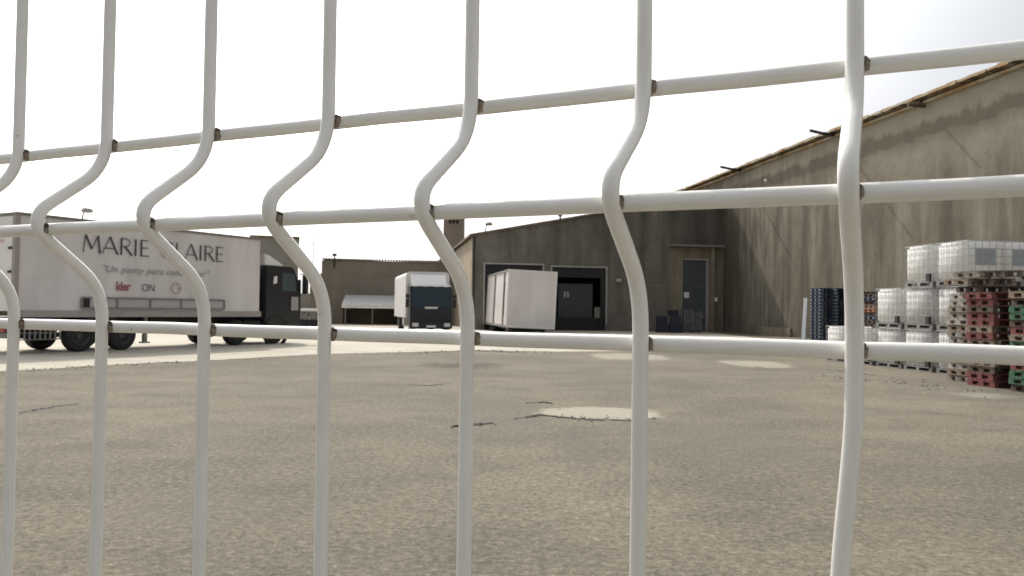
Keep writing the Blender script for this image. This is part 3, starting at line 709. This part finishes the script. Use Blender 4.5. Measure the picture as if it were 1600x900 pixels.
# ------------------------------------------------------------------ dark cab lorry facing the camera
Yt = 45.0
pc = atY(673.5, 515, Yt)
tz = R(13.0)
TF = Frame((pc.x, Yt, 0), tz)                 # local -y is the lorry's front
trk = thing('box_lorry', 'white box lorry with a dark blue cab facing the fence, left of the loading hall', 'lorry', (pc.x, Yt, 0), tz)
def th(u, v, y=0.0): return TF.hit(u, v, 1, y)
x0 = th(641, 480).x; x1 = th(706, 480).x; xc = (x0+x1)/2; wc = (x1-x0)
zc0 = th(670, 444).z; zbx = th(660, 425, 1.6).z; hw = wc/2
c_ = MB(); c_.prism([(0.02, .55), (0, 1.4), (.08, zc0-.55), (.28, zc0-.06), (.45, zc0), (1.65, zc0), (1.65, .55)], 0, xc-hw, xc+hw)
# prism with axis 0 takes (y, z) pairs
cb = c_.build('cab', M['cab2'], trk, bevel=.07)
zs0, zs1 = th(670, 479).z, th(670, 448).z
MB().add([(xc-hw+.07, .005, zs0), (xc+hw-.07, .005, zs0), (xc+hw-.11, .12, zs1), (xc-hw+.11, .12, zs1),
          (xc-hw+.07, .06, zs0), (xc+hw-.07, .06, zs0), (xc+hw-.11, .2, zs1), (xc-hw+.11, .2, zs1)],
         [(0, 1, 2, 3), (4, 7, 6, 5), (0, 4, 5, 1), (1, 5, 6, 2), (2, 6, 7, 3), (3, 7, 4, 0)]).build('windscreen', M['glassd'], cb)
for k in (-.45, .35): MB().tube([(xc+k, -.02, zs0-.02), (xc+k+.35, .03, zs0+.35)], .012).build('wiper', M['plastic'], cb)
roof_glint = MB().box(xc-hw+.1, xc+hw-.1, -.02, .14, zs1+.03, zs1+.09).build('visor_or_highlight', M['alu'], cb)  # pale bar added as the bright highlight line along the cab roof
for k in (-.85, -.3, .3, .85): MB().box(xc+k-.12, xc+k+.12, .12, .25, zc0-.16, zc0-.02).build('roof_lamp', M['lamp'], cb)
q = th(674, 481); MB().box(q.x-.36, q.x+.36, -.035, .0, q.z-.055, q.z+.055).build('badge', M['lamp'], cb)
e = MB()
for k in range(5): zz = .95+k*.10; e.box(xc-.75, xc+.75, -.03, .01, zz, zz+.055)
e.build('grille', M['plastic'], cb)
MB().box(xc-hw-.02, xc+hw+.02, -.16, .3, .38, .78).build('bumper', M['plastic'], trk, bevel=.04)
for k in (-1, 1): MB().box(xc+k*(hw-.28)-.17, xc+k*(hw-.28)+.17, -.19, -.161, .50, .70).build('headlight', M['lamp'], trk)
MB().box(xc-.26, xc+.26, -.18, -.161, .46, .57).build('number_plate', M['platew'], trk)
for k in (-1, 1):
    e = MB(); xm = xc+k*(hw+.16); e.box(xm-.10, xm+.10, .0, .10, zs0-.05, zs0+.42); e.box(xm-.10, xm+.10, .0, .10, zs0+.46, zs0+.68); e.tube([(xc+k*hw, .1, zs0+.72), (xm, .05, zs0+.70), (xm, .05, zs0-.05)], .02); e.build('mirror', M['plastic'], trk)
bx0, bx1 = xc-hw-.08, xc+hw+.08
e = MB(); rr_ = .22; out = [(bx0, .95), (bx1, .95), (bx1, zbx-rr_)]+[(bx1-rr_+rr_*math.cos(R(a)), zbx-rr_+rr_*math.sin(R(a))) for a in (30, 60, 90)]+[(bx0+rr_+rr_*math.cos(R(a)), zbx-rr_+rr_*math.sin(R(a))) for a in (90, 120, 150)]+[(bx0, zbx-rr_)]
n = len(out); vs = [(p[0], 1.75, p[1]) for p in out]+[(p[0], 9.5, p[1]) for p in out]
e.add(vs, [tuple(range(n)), tuple(range(n, 2*n))]+[(i, (i+1) % n, n+(i+1) % n, n+i) for i in range(n)])
bd = e.build('box_body', M['white'], trk, bevel=.02)
e = MB(); e.prism([(1.0, zc0+.003), (1.68, zc0+.003), (1.68, zbx-.12)], 0, xc-hw+.15, xc+hw-.15); e.build('wind_deflector', M['white'], trk, bevel=.02)
MB().box(xc-.45, xc+.45, 1.2, 9.3, .62, .94).build('chassis', M['chass'], trk)
for yy in (.85, 7.6):
    for k in (-1, 1):
        c = (xc+k*(hw-.2), yy, .46); ty = MB().lathe([(.28, -.15), (.43, -.15), (.46, -.1), (.46, .1), (.43, .15), (.28, .15)], c, 0, 24).build('wheel', M['blackrub'], trk)
        MB().lathe([(0, k*.05), (.1, k*.06), (.25, 0), (.28, k*.14)], c, 0, 20).build('rim', M['steel'], ty)
MB().box(bx0-.01, bx0+.3, 2.6, 3.6, .5, .90).build('locker', M['frame_w'], trk)

# ------------------------------------------------------------------ white trailer leaning at the first dock
nc = atY(790, 515, 49.0); nc.z = 0
DF = Frame(nc, AL)
tr = thing('docked_trailer', 'plain white box trailer leaning slightly to the right, backed into the left dock door', 'trailer', nc, AL)
tr.rotation_euler = (0, R(2.2), AL)           # leans to the right
zb1 = .42; zt1_ = DF.hit(790, 420, 1, 0).z; wT = DF.hit(867, 470, 1, 0).x; LT = 10.6
MB().box(.05, wT-.05, .03, LT, zb1+.12, zt1_-.05).build('box_body', M['whited'], tr, bevel=.02)
e = MB(); e.box(.0, .11, -.01, .10, zb1, zt1_); e.box(wT-.11, wT, -.01, .10, zb1, zt1_); e.box(.111, wT-.111, -.008, .08, zt1_-.11, zt1_-.005); e.box(.111, wT-.111, -.008, .08, zb1, zb1+.16)
e.build('front_frame', M['white'], tr, bevel=.015)
e = MB(); e.box(-.012, .06, .101, LT, zt1_-.12, zt1_); e.box(-.012, .06, .101, LT, zb1, zb1+.14); e.build('side_rail', M['grail'], tr)
for yy in (1.6, 5.8): MB().box(-.03, .049, yy, yy+.16, zb1+.15, zt1_-.13).build('side_post', M['grail'], tr)
MB().tube([(.3-.36, .9, 1.1), (-.06, .9, 3.2)], .02).build('lock_bar', M['chass'], tr)
MB().box(.5, wT-.5, .5, LT-.4, .25, zb1-.01).build('chassis', M['chass'], tr)
for k in (.35, wT-.35):
    MB().box(k-.08, k+.08, 1.6, 1.76, 0.02, zb1).build('landing_leg', M['steel'], tr)
for yy in (7.0, 8.3):
    for k, sd in ((.28, -1), (wT-.28, 1)):
        MB().lathe([(.2, -.15), (.36, -.15), (.40, -.1), (.40, .1), (.36, .15), (.2, .15)], (k, yy, .40), 0, 20).build('wheel', M['blackrub'], tr)

# ------------------------------------------------------------------ blue cages and crates by the entrance
def roll_cage(u0, u1, vtop, Y, label):
    a = atY(u0, 520, Y); b = atY(u1, 520, Y); z1 = atY((u0+u1)/2, vtop, Y).z; wd = b.x-a.x
    t = thing('roll_cage', label, 'roll cage', (a.x, Y, 0), AL*.6, 'blue roll cages by the entrance')
    for s_, yy in ((0, 0), (1, .7)):
        e = MB(); e.tube([(0, yy, .14), (0, yy, z1), (wd, yy, z1), (wd, yy, .14)], .022, 6)
        for k in range(1, 6): e.tube([(wd*k/6, yy, .18), (wd*k/6, yy, z1)], .010, 5)
        e.tube([(0, yy, z1*.55), (wd, yy, z1*.55)], .014, 5); e.build('side_grid', M['navyc'] if s_ else M['steel'], t)
    MB().box(-.02, wd+.02, -.02, .72, .13, .18).build('base', M['navyc'], t)
    for x in (.06, wd-.06):
        for y in (.06, .64): MB().lathe([(0, -.02), (.065, -.02), (.065, .02), (0, .02)], (x, y, .066), 0, 12).build('caster', M['blackrub'], t)
roll_cage(1069, 1082, 484, 57.4, 'blue barred roll cage in front of the grey door, the left one of the pair')
roll_cage(1084, 1096, 487, 57.6, 'blue barred roll cage in front of the grey door, the right one of the pair')
def crate(u0, u1, z0, z1, Y, label, rz=0):
    a = atY(u0, 515, Y); b = atY(u1, 515, Y); wd = b.x-a.x; h = z1-z0; t = .03; d = .6
    e = MB(); e.box(0, wd, 0, t, 0, h); e.box(0, wd, d-t, d, 0, h); e.box(0, t, t, d-t, 0, h); e.box(wd-t, wd, t, d-t, 0, h); e.box(t, wd-t, t, d-t, 0, t)
    e.box(-.02, wd+.02, -.02, -.001, h-.06, h); 
    for k in range(1, 5): e.box(wd*k/5-.012, wd*k/5+.012, -.018, -.001, 0, h-.061)
    o = e.build('crate', M['navyc'], loc=(a.x, Y, z0), rz=rz)
    tag(o, label, 'crate', 'dark blue crates by the entrance')
crate(1027, 1044, 0, .62, 57.6, 'dark blue crate on the ground, leftmost by the entrance')
crate(1028, 1043, .625, 1.15, 57.65, 'dark blue crate on top of the leftmost crate by the entrance', .05)
crate(1047, 1066, 0, .62, 57.3, 'dark blue crate on the ground left of the roll cages')
crate(1048, 1064, .625, 1.25, 57.35, 'dark blue crate in the middle of the taller crate pile by the entrance', -.06)
crate(1047, 1060, 1.255, 1.62, 57.45, 'small dark blue crate topmost on the pile by the entrance', .1)

# ------------------------------------------------------------------ clutter between lorry cab and brown building
def small_stack(u0, u1, v0, Y, mt, name, label, cat):
    a = atY(u0, 505, Y); b = atY(u1, 505, Y); z = atY(u0, v0, Y).z
    t = thing(name, label, cat, (a.x, Y, 0))
    wd = b.x-a.x
    MB().box(0, wd, 0, 2.2, z-.16, z).build('load_bed', mt, t, bevel=.03)
    for k in range(5): MB().box(.1+wd*k/5, wd*k/5+.42, .1, .7, .65, z-.25-.1*(k % 3)).build('load_box', M['low' if k % 2 else 'grail'], t)
    MB().box(0, wd, .2, 2.0, .45, .64).build('chassis', M['chass'], t)
    for x in (.4, wd-.4): MB().lathe([(0, -.1), (.34, -.1), (.34, .1), (0, .1)], (x, 0.1, .345), 1, 18).build('wheel', M['blackrub'], t)
small_stack(462, 497, 482, 52, M['white'], 'flatbed_trailer', 'low white flatbed trailer between the black cab and the brown building', 'trailer')

# ------------------------------------------------------------------ intermediate bulk containers
IW, ID, IH = 1.19, 1.0, 1.155                  # local y is the long side (along the row)
def make_ibc():
    t = thing('tank_container', 'white caged tank', 'tank', (0, 0, 0), AL, 'white caged tanks stacked before the warehouse')
    # rounded bottle
    e = MB(); bm = bmesh.new(); bmesh.ops.create_cube(bm, size=1)
    for v in bm.verts: v.co = Vector((v.co.x*(ID-.035)+ID/2, v.co.y*(IW-.035)+IW/2, v.co.z*(IH-.17)+(.14+IH-.03)/2))
    bmesh.ops.bevel(bm, geom=bm.edges[:], offset=.055, segments=4, affect='EDGES')
    me = bpy.data.meshes.new('bottle'); bm.to_mesh(me); bm.free()
    for p in me.polygons: p.use_smooth = True
    me.materials.append(M['ibc']); bo = bpy.data.objects.new('bottle', me); COL.objects.link(bo); bo.parent = t
    MB().lathe([(0, .05), (.10, .05), (.11, .0), (.11, -.04)], (ID/2, IW/2, IH-.05), 2, 16).build('cap', M['plastic'], bo)
    e = MB(); zs = [.17+(IH-.20)*k/5 for k in range(6)]; r = .0065
    for z in zs: e.tube([(0, 0, z), (ID, 0, z), (ID, IW, z), (0, IW, z), (0, 0, z)], r if z < IH-.05 else .013, 5)
    for k in range(7):
        y = IW*k/6
        for x in (0, ID): e.tube([(x, y, .13), (x, y, IH-.02)], r, 5)
    for k in range(1, 5):
        x = ID*k/5
        for y in (0, IW): e.tube([(x, y, .13), (x, y, IH-.02)], r, 5)
    e.build('cage', M['cage'], t)
    MB().box(.20, .76, -.022, -.010, IH*.44, IH*.80).build('label_plate', M['plate'], t)
    pm = MB(); pm.box(0, ID, 0, IW, .10, .135)
    for x in (.0, ID/2-.06, ID-.12):
        for y in (.0, IW/2-.06, IW-.12): pm.box(x, x+.12, y, y+.12, .022, .099)
    for x in (.0, ID/2-.06, ID-.12): pm.box(x, x+.12, 0, IW, 0, .021)
    pm.build('base_pallet', M['steel'], t)
    va = MB(); va.tube([(ID/2, .04, .24), (ID/2, -.07, .22)], .045, 10); va.box(ID/2-.05, ID/2+.05, -.12, -.07, .15, .29); va.box(ID/2-.09, ID/2+.09, -.07, -.05, .26, .29)
    va.build('valve', M['plastic'], t)
    va2 = MB(); va2.box(-.07, -.010, .05, .20, .13, .34); va2.build('valve_guard', M['plastic'], t)
    return t
ibc0 = make_ibc(); itree = tree_of(ibc0); first = True
nearc = gp(1512, 597)                         # near left corner of the row
q = atY(1512, 597, 20.4); RO = Vector((q.x, q.y, 0))
IF = Frame(RO, AL)
stepy = 1.33
# (column back from the near end, row to the right, tier)
lab = {
 (0, 0, 2): 'top tank at the near corner, grey front plate above the broken pallets',
 (1, 0, 2): 'leftmost top tank of the highest tier',
 (0, 1, 2): 'top tank cut by the right edge of the photo, with a grey front plate',
 (1, 1, 2): 'top tank behind the one cut by the right edge of the photo',
 (0, 0, 1): 'middle-tier tank directly behind the whitened pallet stack',
 (1, 0, 1): 'middle-tier tank under the left corner tank of the highest tier',
 (2, 0, 1): 'top tank of the two-high stack, left of the three-high stack',
 (2, 1, 1): 'tank under the brown pallets behind the two-high stack',
 (0, 0, 0): 'ground-level tank directly behind the whitened pallet stack',
 (1, 0, 0): 'ground-level tank under the left corner of the three-high stack',
 (2, 0, 0): 'ground-level tank of the two-high stack',
 (3, 0, 0): 'single-height tank, right of the big vertical wire',
 (4, 0, 0): 'farthest tank on the ground, partly left of the big vertical wire',
 (0, 1, 1): 'middle-tier tank behind the red pallets',
 (0, 1, 0): 'ground-level tank behind the red pallets',
 (2, 1, 0): 'ground-level tank behind the two-high stack, under the brown pallets',
 (1, 1, 1): 'middle-tier tank deep inside the stack', (1, 1, 0): 'ground-level tank deep inside the stack'}
for (c, r, tI), L in lab.items():
    if c == 1 and r == 1 and tI < 2: pass
    lx = r*1.06+random.uniform(-.02, .02)-(.0 if c < 3 else .03); ly = c*stepy+random.uniform(-.02, .02)
    lz = tI*(IH+.002)
    p = IF.m @ Vector((lx, ly, 0)); rz = AL+random.uniform(-.012, .012)
    if first: ibc0.location = (p.x, p.y, lz); ibc0.rotation_euler.z = rz; ibc0['label'] = L; first = False
    else: dup(ibc0, (p.x, p.y, lz), rz, L, itree)

# ------------------------------------------------------------------ pallets
ORD = ['topmost', 'second', 'third', 'fourth', 'fifth', 'sixth', 'seventh', 'eighth', 'ninth', 'tenth', 'eleventh', 'twelfth', 'thirteenth', 'fourteenth', 'fifteenth', 'sixteenth', 'seventeenth', 'eighteenth', 'nineteenth']
def make_pallet(mt, wx, wy, h, seed=0, broken=False):
    # local x 0..wx, y 0..wy ; bearers run along y
    rd = random.Random(seed); t = bpy.data.objects.new('pallet', None); COL.objects.link(t); t.empty_display_size = .1
    e = MB(); n = 6
    for k in range(n):
        if broken and k in (2, 4): continue
        y0 = wy*k/n+.01; y1 = y0+wy/n-.035; e.box(rd.uniform(-.012, .012), wx+rd.uniform(-.012, .012), y0, y1, h-.022, h)
    for x in (0, wx/2-.05, wx-.10): e.box(x, x+.10, .006, wy-.006, h-.044, h-.0225)
    e.build('deck', mt, t)
    for x in (0, wx/2-.05, wx-.10):
        b = MB()
        for y in (0, wy/2-.07, wy-.14): b.box(x, x+.10, y, y+.14, .0225, h-.0445)
        b.box(x, x+.10, .0, wy, 0, .022); b.build('bearer', mt, t)
    return t
def pallet_kind(*a, **k): t = make_pallet(*a, **k); return t, tree_of(t)
PW, PD, PH = 1.2, .8, .146
K = {n_: pallet_kind(M[n_], PW, PD, PH, i) for i, n_ in enumerate(('wood', 'woodg', 'woodw', 'woodd', 'woodr', 'woodgr', 'woodo', 'navy'))}
used = set()
def put(kind, loc, rz, label, group, tilt=(0, 0)):
    t, tr_ = K[kind]
    if kind not in used: used.add(kind); o = t; o.location = loc; o.rotation_euler = (tilt[0], tilt[1], rz)
    else: o = dup(t, loc, rz, None, tr_, tilt)
    tag(o, label, 'pallet', group); return o
def stack(corner, n, kinds, name, rz0=AL, jit=.03, ph=PH+.001, words=None):
    for k in range(n):
        i = n-1-k; kd = kinds[k % len(kinds)] if not callable(kinds) else kinds(k)
        f = Frame(corner, rz0); p = f.m @ Vector((random.uniform(-jit, jit), random.uniform(-jit, jit), 0))
        look = {'wood': 'brown', 'woodg': 'grey', 'woodw': 'whitened', 'woodd': 'dark brown', 'woodr': 'red', 'woodgr': 'green', 'woodo': 'orange', 'navy': 'navy blue'}[kd]
        where = ORD[i]+(' pallet of ' if i == 0 else ' pallet from top of ')+name
        put(kd, (p.x, p.y, k*ph), rz0+random.uniform(-.02, .02), look+' '+where,  'pallets in '+name)
# red-painted stack near the right edge
rc = atY(1552, 610, 17.35); rc.z = 0
rk = ['woodr', 'woodr', 'woodd', 'wood', 'woodr', 'woodr', 'wood', 'woodr', 'wood', 'woodr', 'woodr', 'woodd', 'woodr', 'woodr']
stack(rc, 14, rk, 'the mostly red stack by the tanks')
gc = atY(1626, 614, 16.0); gc.z = 0
gk = ['woodd', 'woodgr', 'woodgr', 'woodr', 'wood', 'woodr', 'woodgr', 'wood', 'woodr', 'woodd', 'woodgr', 'woodgr', 'woodd', 'wood']
stack(gc, 14, gk, 'the green and red stack at the right edge')
wc_ = atY(1519, 603, 18.45); wc_.z = 0
wk = ['woodg', 'wood', 'woodw', 'woodg', 'wood', 'woodg', 'woodw', 'woodg', 'wood', 'woodw', 'woodg', 'woodg', 'woodw', 'woodw']
stack(wc_, 14, wk, 'the whitened stack left of the red one')
# loose broken pallets lying across the red and whitened stacks
f = Frame(wc_, AL)
z0 = 14*(PH+.001)
for k, (dx, dy, kd, ti, L) in enumerate((
    (-.10, -.35, 'woodd', (0, 0), 'dark pallet lying lowest across the red and whitened stacks'),
    (-.30, -.25, 'wood', (0, -.02), 'brown pallet second lowest across the red and whitened stacks'),
    (-.16, -.45, 'woodg', (0, -.035), 'greyed tilted pallet topmost across the red and whitened stacks'),)):
    p = f.m @ Vector((dx, dy, 0)); put(kd, (p.x, p.y, z0+.012+k*(PH+.018)), AL+R(3*k-3), L, 'loose pallets on the stacks', ti)
# navy plastic pallets farther back
for i, (u, Y, n, nm) in enumerate(((1281, 35.2, 18, 'the left navy stack'), (1306, 35.0, 18, 'the middle navy stack'), (1340, 34.6, 17, 'the right navy stack behind the thick wire'))):
    c = atY(u, 540, Y); c.z = 0; stack(c, n, ['navy'], nm, jit=.012)
oc = atY(1366, 545, 31.5); oc.z = 0
stack(oc, 16, ['woodd', 'woodo', 'wood', 'woodd', 'navy'], 'the orange and brown stack behind the tanks')
# brown pallets on top of the two-high tanks
for k in range(2):
    p = IF.m @ Vector((1.06, 2*stepy+.1, 0)); put(('woodd', 'wood')[k], (p.x, p.y, 2*(IH+.002)+.03+k*(PH+.002)), AL, ('dark', 'brown')[k]+' pallet on the tank behind the two-high stack, '+('lower', 'upper')[k]+' of two', 'pallets on the tanks')
# leaning pale board beside the navy stack
q = atY(1257, 540, 35.0)
bo = MB().box(0, .05, 0, .3, 0, 2.2).build('board', M['plate'], loc=(q.x, q.y, 0), rz=AL); bo.rotation_euler.y = R(3)
tag(bo, 'pale grey board standing upright against the left navy pallet stack', 'board')

# ------------------------------------------------------------------ the white welded mesh fence in front of the camera
th_ = 0.446502; s_w = .075
P0 = Vector((.11683984, .27577683, 0)); dW = Vector((-math.cos(th_), math.sin(th_), 0)); nW = Vector((-math.sin(th_), -math.cos(th_), 0))
ZT, ZM, ZB, DL = H+.0863447, H+.0368009, H-.0127976, .0378866
# fence frame: local x runs along the wires' row (to the left), local y towards the camera, z up
ft = thing('mesh_fence', 'white welded wire mesh fence with a folded band, in front of everything', 'fence', (P0.x, P0.y, 0), math.atan2(dW.y, dW.x))
RW = .0031
def fillet(pts, cut):
    out = [Vector(pts[0])]
    for i in range(1, len(pts)-1):
        a, b, c = Vector(pts[i-1]), Vector(pts[i]), Vector(pts[i+1]); k = cut
        p = b+(a-b).normalized()*min(k, (a-b).length*.48); q = b+(c-b).normalized()*min(k, (c-b).length*.48)
        for j in range(9):
            t = j/8; out.append(p*(1-t)**2+b*2*t*(1-t)+q*t*t)
    out.append(Vector(pts[-1])); return out
folds = [0.0, -.60, -1.20]
def wire_pts():
    pts = [(0, 0, H+.45)]
    for dz in folds:
        c = (ZM+.004)+dz; hd = .033; pts += [(0, 0, c+hd), (0, .0445, c), (0, 0, c-hd)]
    pts.append((0, 0, .04)); return fillet(pts, .0165)
wm = None
NW0, NW1 = -8, 26
# local y sign: +y of the rotated frame
yl = Matrix.Rotation(math.atan2(dW.y, dW.x), 3, 'Z') @ Vector((0, 1, 0)); sg = 1 if yl.dot(nW) > 0 else -1
for i in range(NW0, NW1+1):
    if i == 0:                                # this wire was knocked out of line below the fold
        pts = []
        for p in wire_pts():
            pts.append((p.x, p.y*sg, p.z))
        q = [p for p in pts if p[2] > ZB-.012]
        for k in range(1, 24):
            zz = ZB-.012-.0055*k; t_ = min(1, k/14); q.append((.0048*t_*t_*(3-2*t_), 0, zz))
        q += [(.0050, 0, zz-.05), (.006, 0, .04)]
        o = MB().tube(q, RW, 20).build('vertical_wire', M['wire'], ft)
    elif wm is None:
        pts = [(p.x, p.y*sg, p.z) for p in wire_pts()]
        o = MB().tube(pts, RW, 20).build('vertical_wire', M['wire'], ft); wm = o
    else:
        o = wm.copy(); COL.objects.link(o); o.parent = ft
    o.location = (i*s_w, 0, 0)
    # hand-welded, so each wire sits a hair off true
    tilt = {0: (.0, .004), 1: (.0, -.004), 2: (0, -.001), 3: (0, .004), 4: (0, .003), 5: (0, .002), 6: (0, .004)}.get(i, (0, random.uniform(-.004, .004)))
    piv = Matrix.Translation((i*s_w, 0, H)) @ Matrix.Rotation(tilt[1]*0.6, 4, 'Y') @ Matrix.Translation((0, 0, -H))
    o.location = piv.translation; o.rotation_euler = piv.to_euler()
def horiz(z, yoff, weld=False):
    pts = []
    for k in range(0, 80):
        x = (NW0*s_w-.02)+((NW1-NW0)*s_w+.04)*k/79; pts.append((x, yoff*sg+random.uniform(-.0002, .0002), z+random.uniform(-.00025, .00025)))
    o = MB().tube(pts, RW*1.02, 20).build('horizontal_wire', M['wire'], ft)
    if weld:
        for i in range(-1, 8):
            bm = bmesh.new(); bmesh.ops.create_icosphere(bm, subdivisions=3, radius=1); rd = random.Random(i*7+int(z*1000)); wx_ = rd.uniform(.0031, .0040)
            for v in bm.verts:
                j = 1+rd.uniform(-.09, .09)+.10*math.sin(9*v.co.z+i)*math.cos(7*v.co.y)
                v.co = Vector((v.co.x*wx_*j, v.co.y*.0030*j, v.co.z*.0032*j))
            me = bpy.data.meshes.new('weld'); bm.to_mesh(me); bm.free(); me.materials.append(M['rust'])
            for p in me.polygons: p.use_smooth = True
            w_ = bpy.data.objects.new('weld', me); COL.objects.link(w_); w_.parent = o; w_.location = (i*s_w-.0010, (yoff+.0026)*sg, z)
    return o
horiz(ZT, -.0060, True); horiz(ZM, DL-.0060, True); horiz(ZB, -.0060, True)
for dz in folds[1:]: horiz(ZT+dz, -.006); horiz(ZM+dz, DL-.006); horiz(ZB+dz, -.006)
for z in (ZB-.20, ZB-.40, ZB-.60-.20, ZB-.60-.40, ZT+.20, ZT+.40-.06): horiz(z, -.006)
for k in (NW0-.7, NW1+.7):
    tag(MB().box(-.03, .03, -.03, .03, 0, H+.5).build('fence_post', M['wire'], loc=P0+dW*(k*s_w), rz=th_*-1, bevel=.004), 'white square fence post at the '+('right' if k < 0 else 'left')+' end of the mesh panel, outside the photo', 'post')
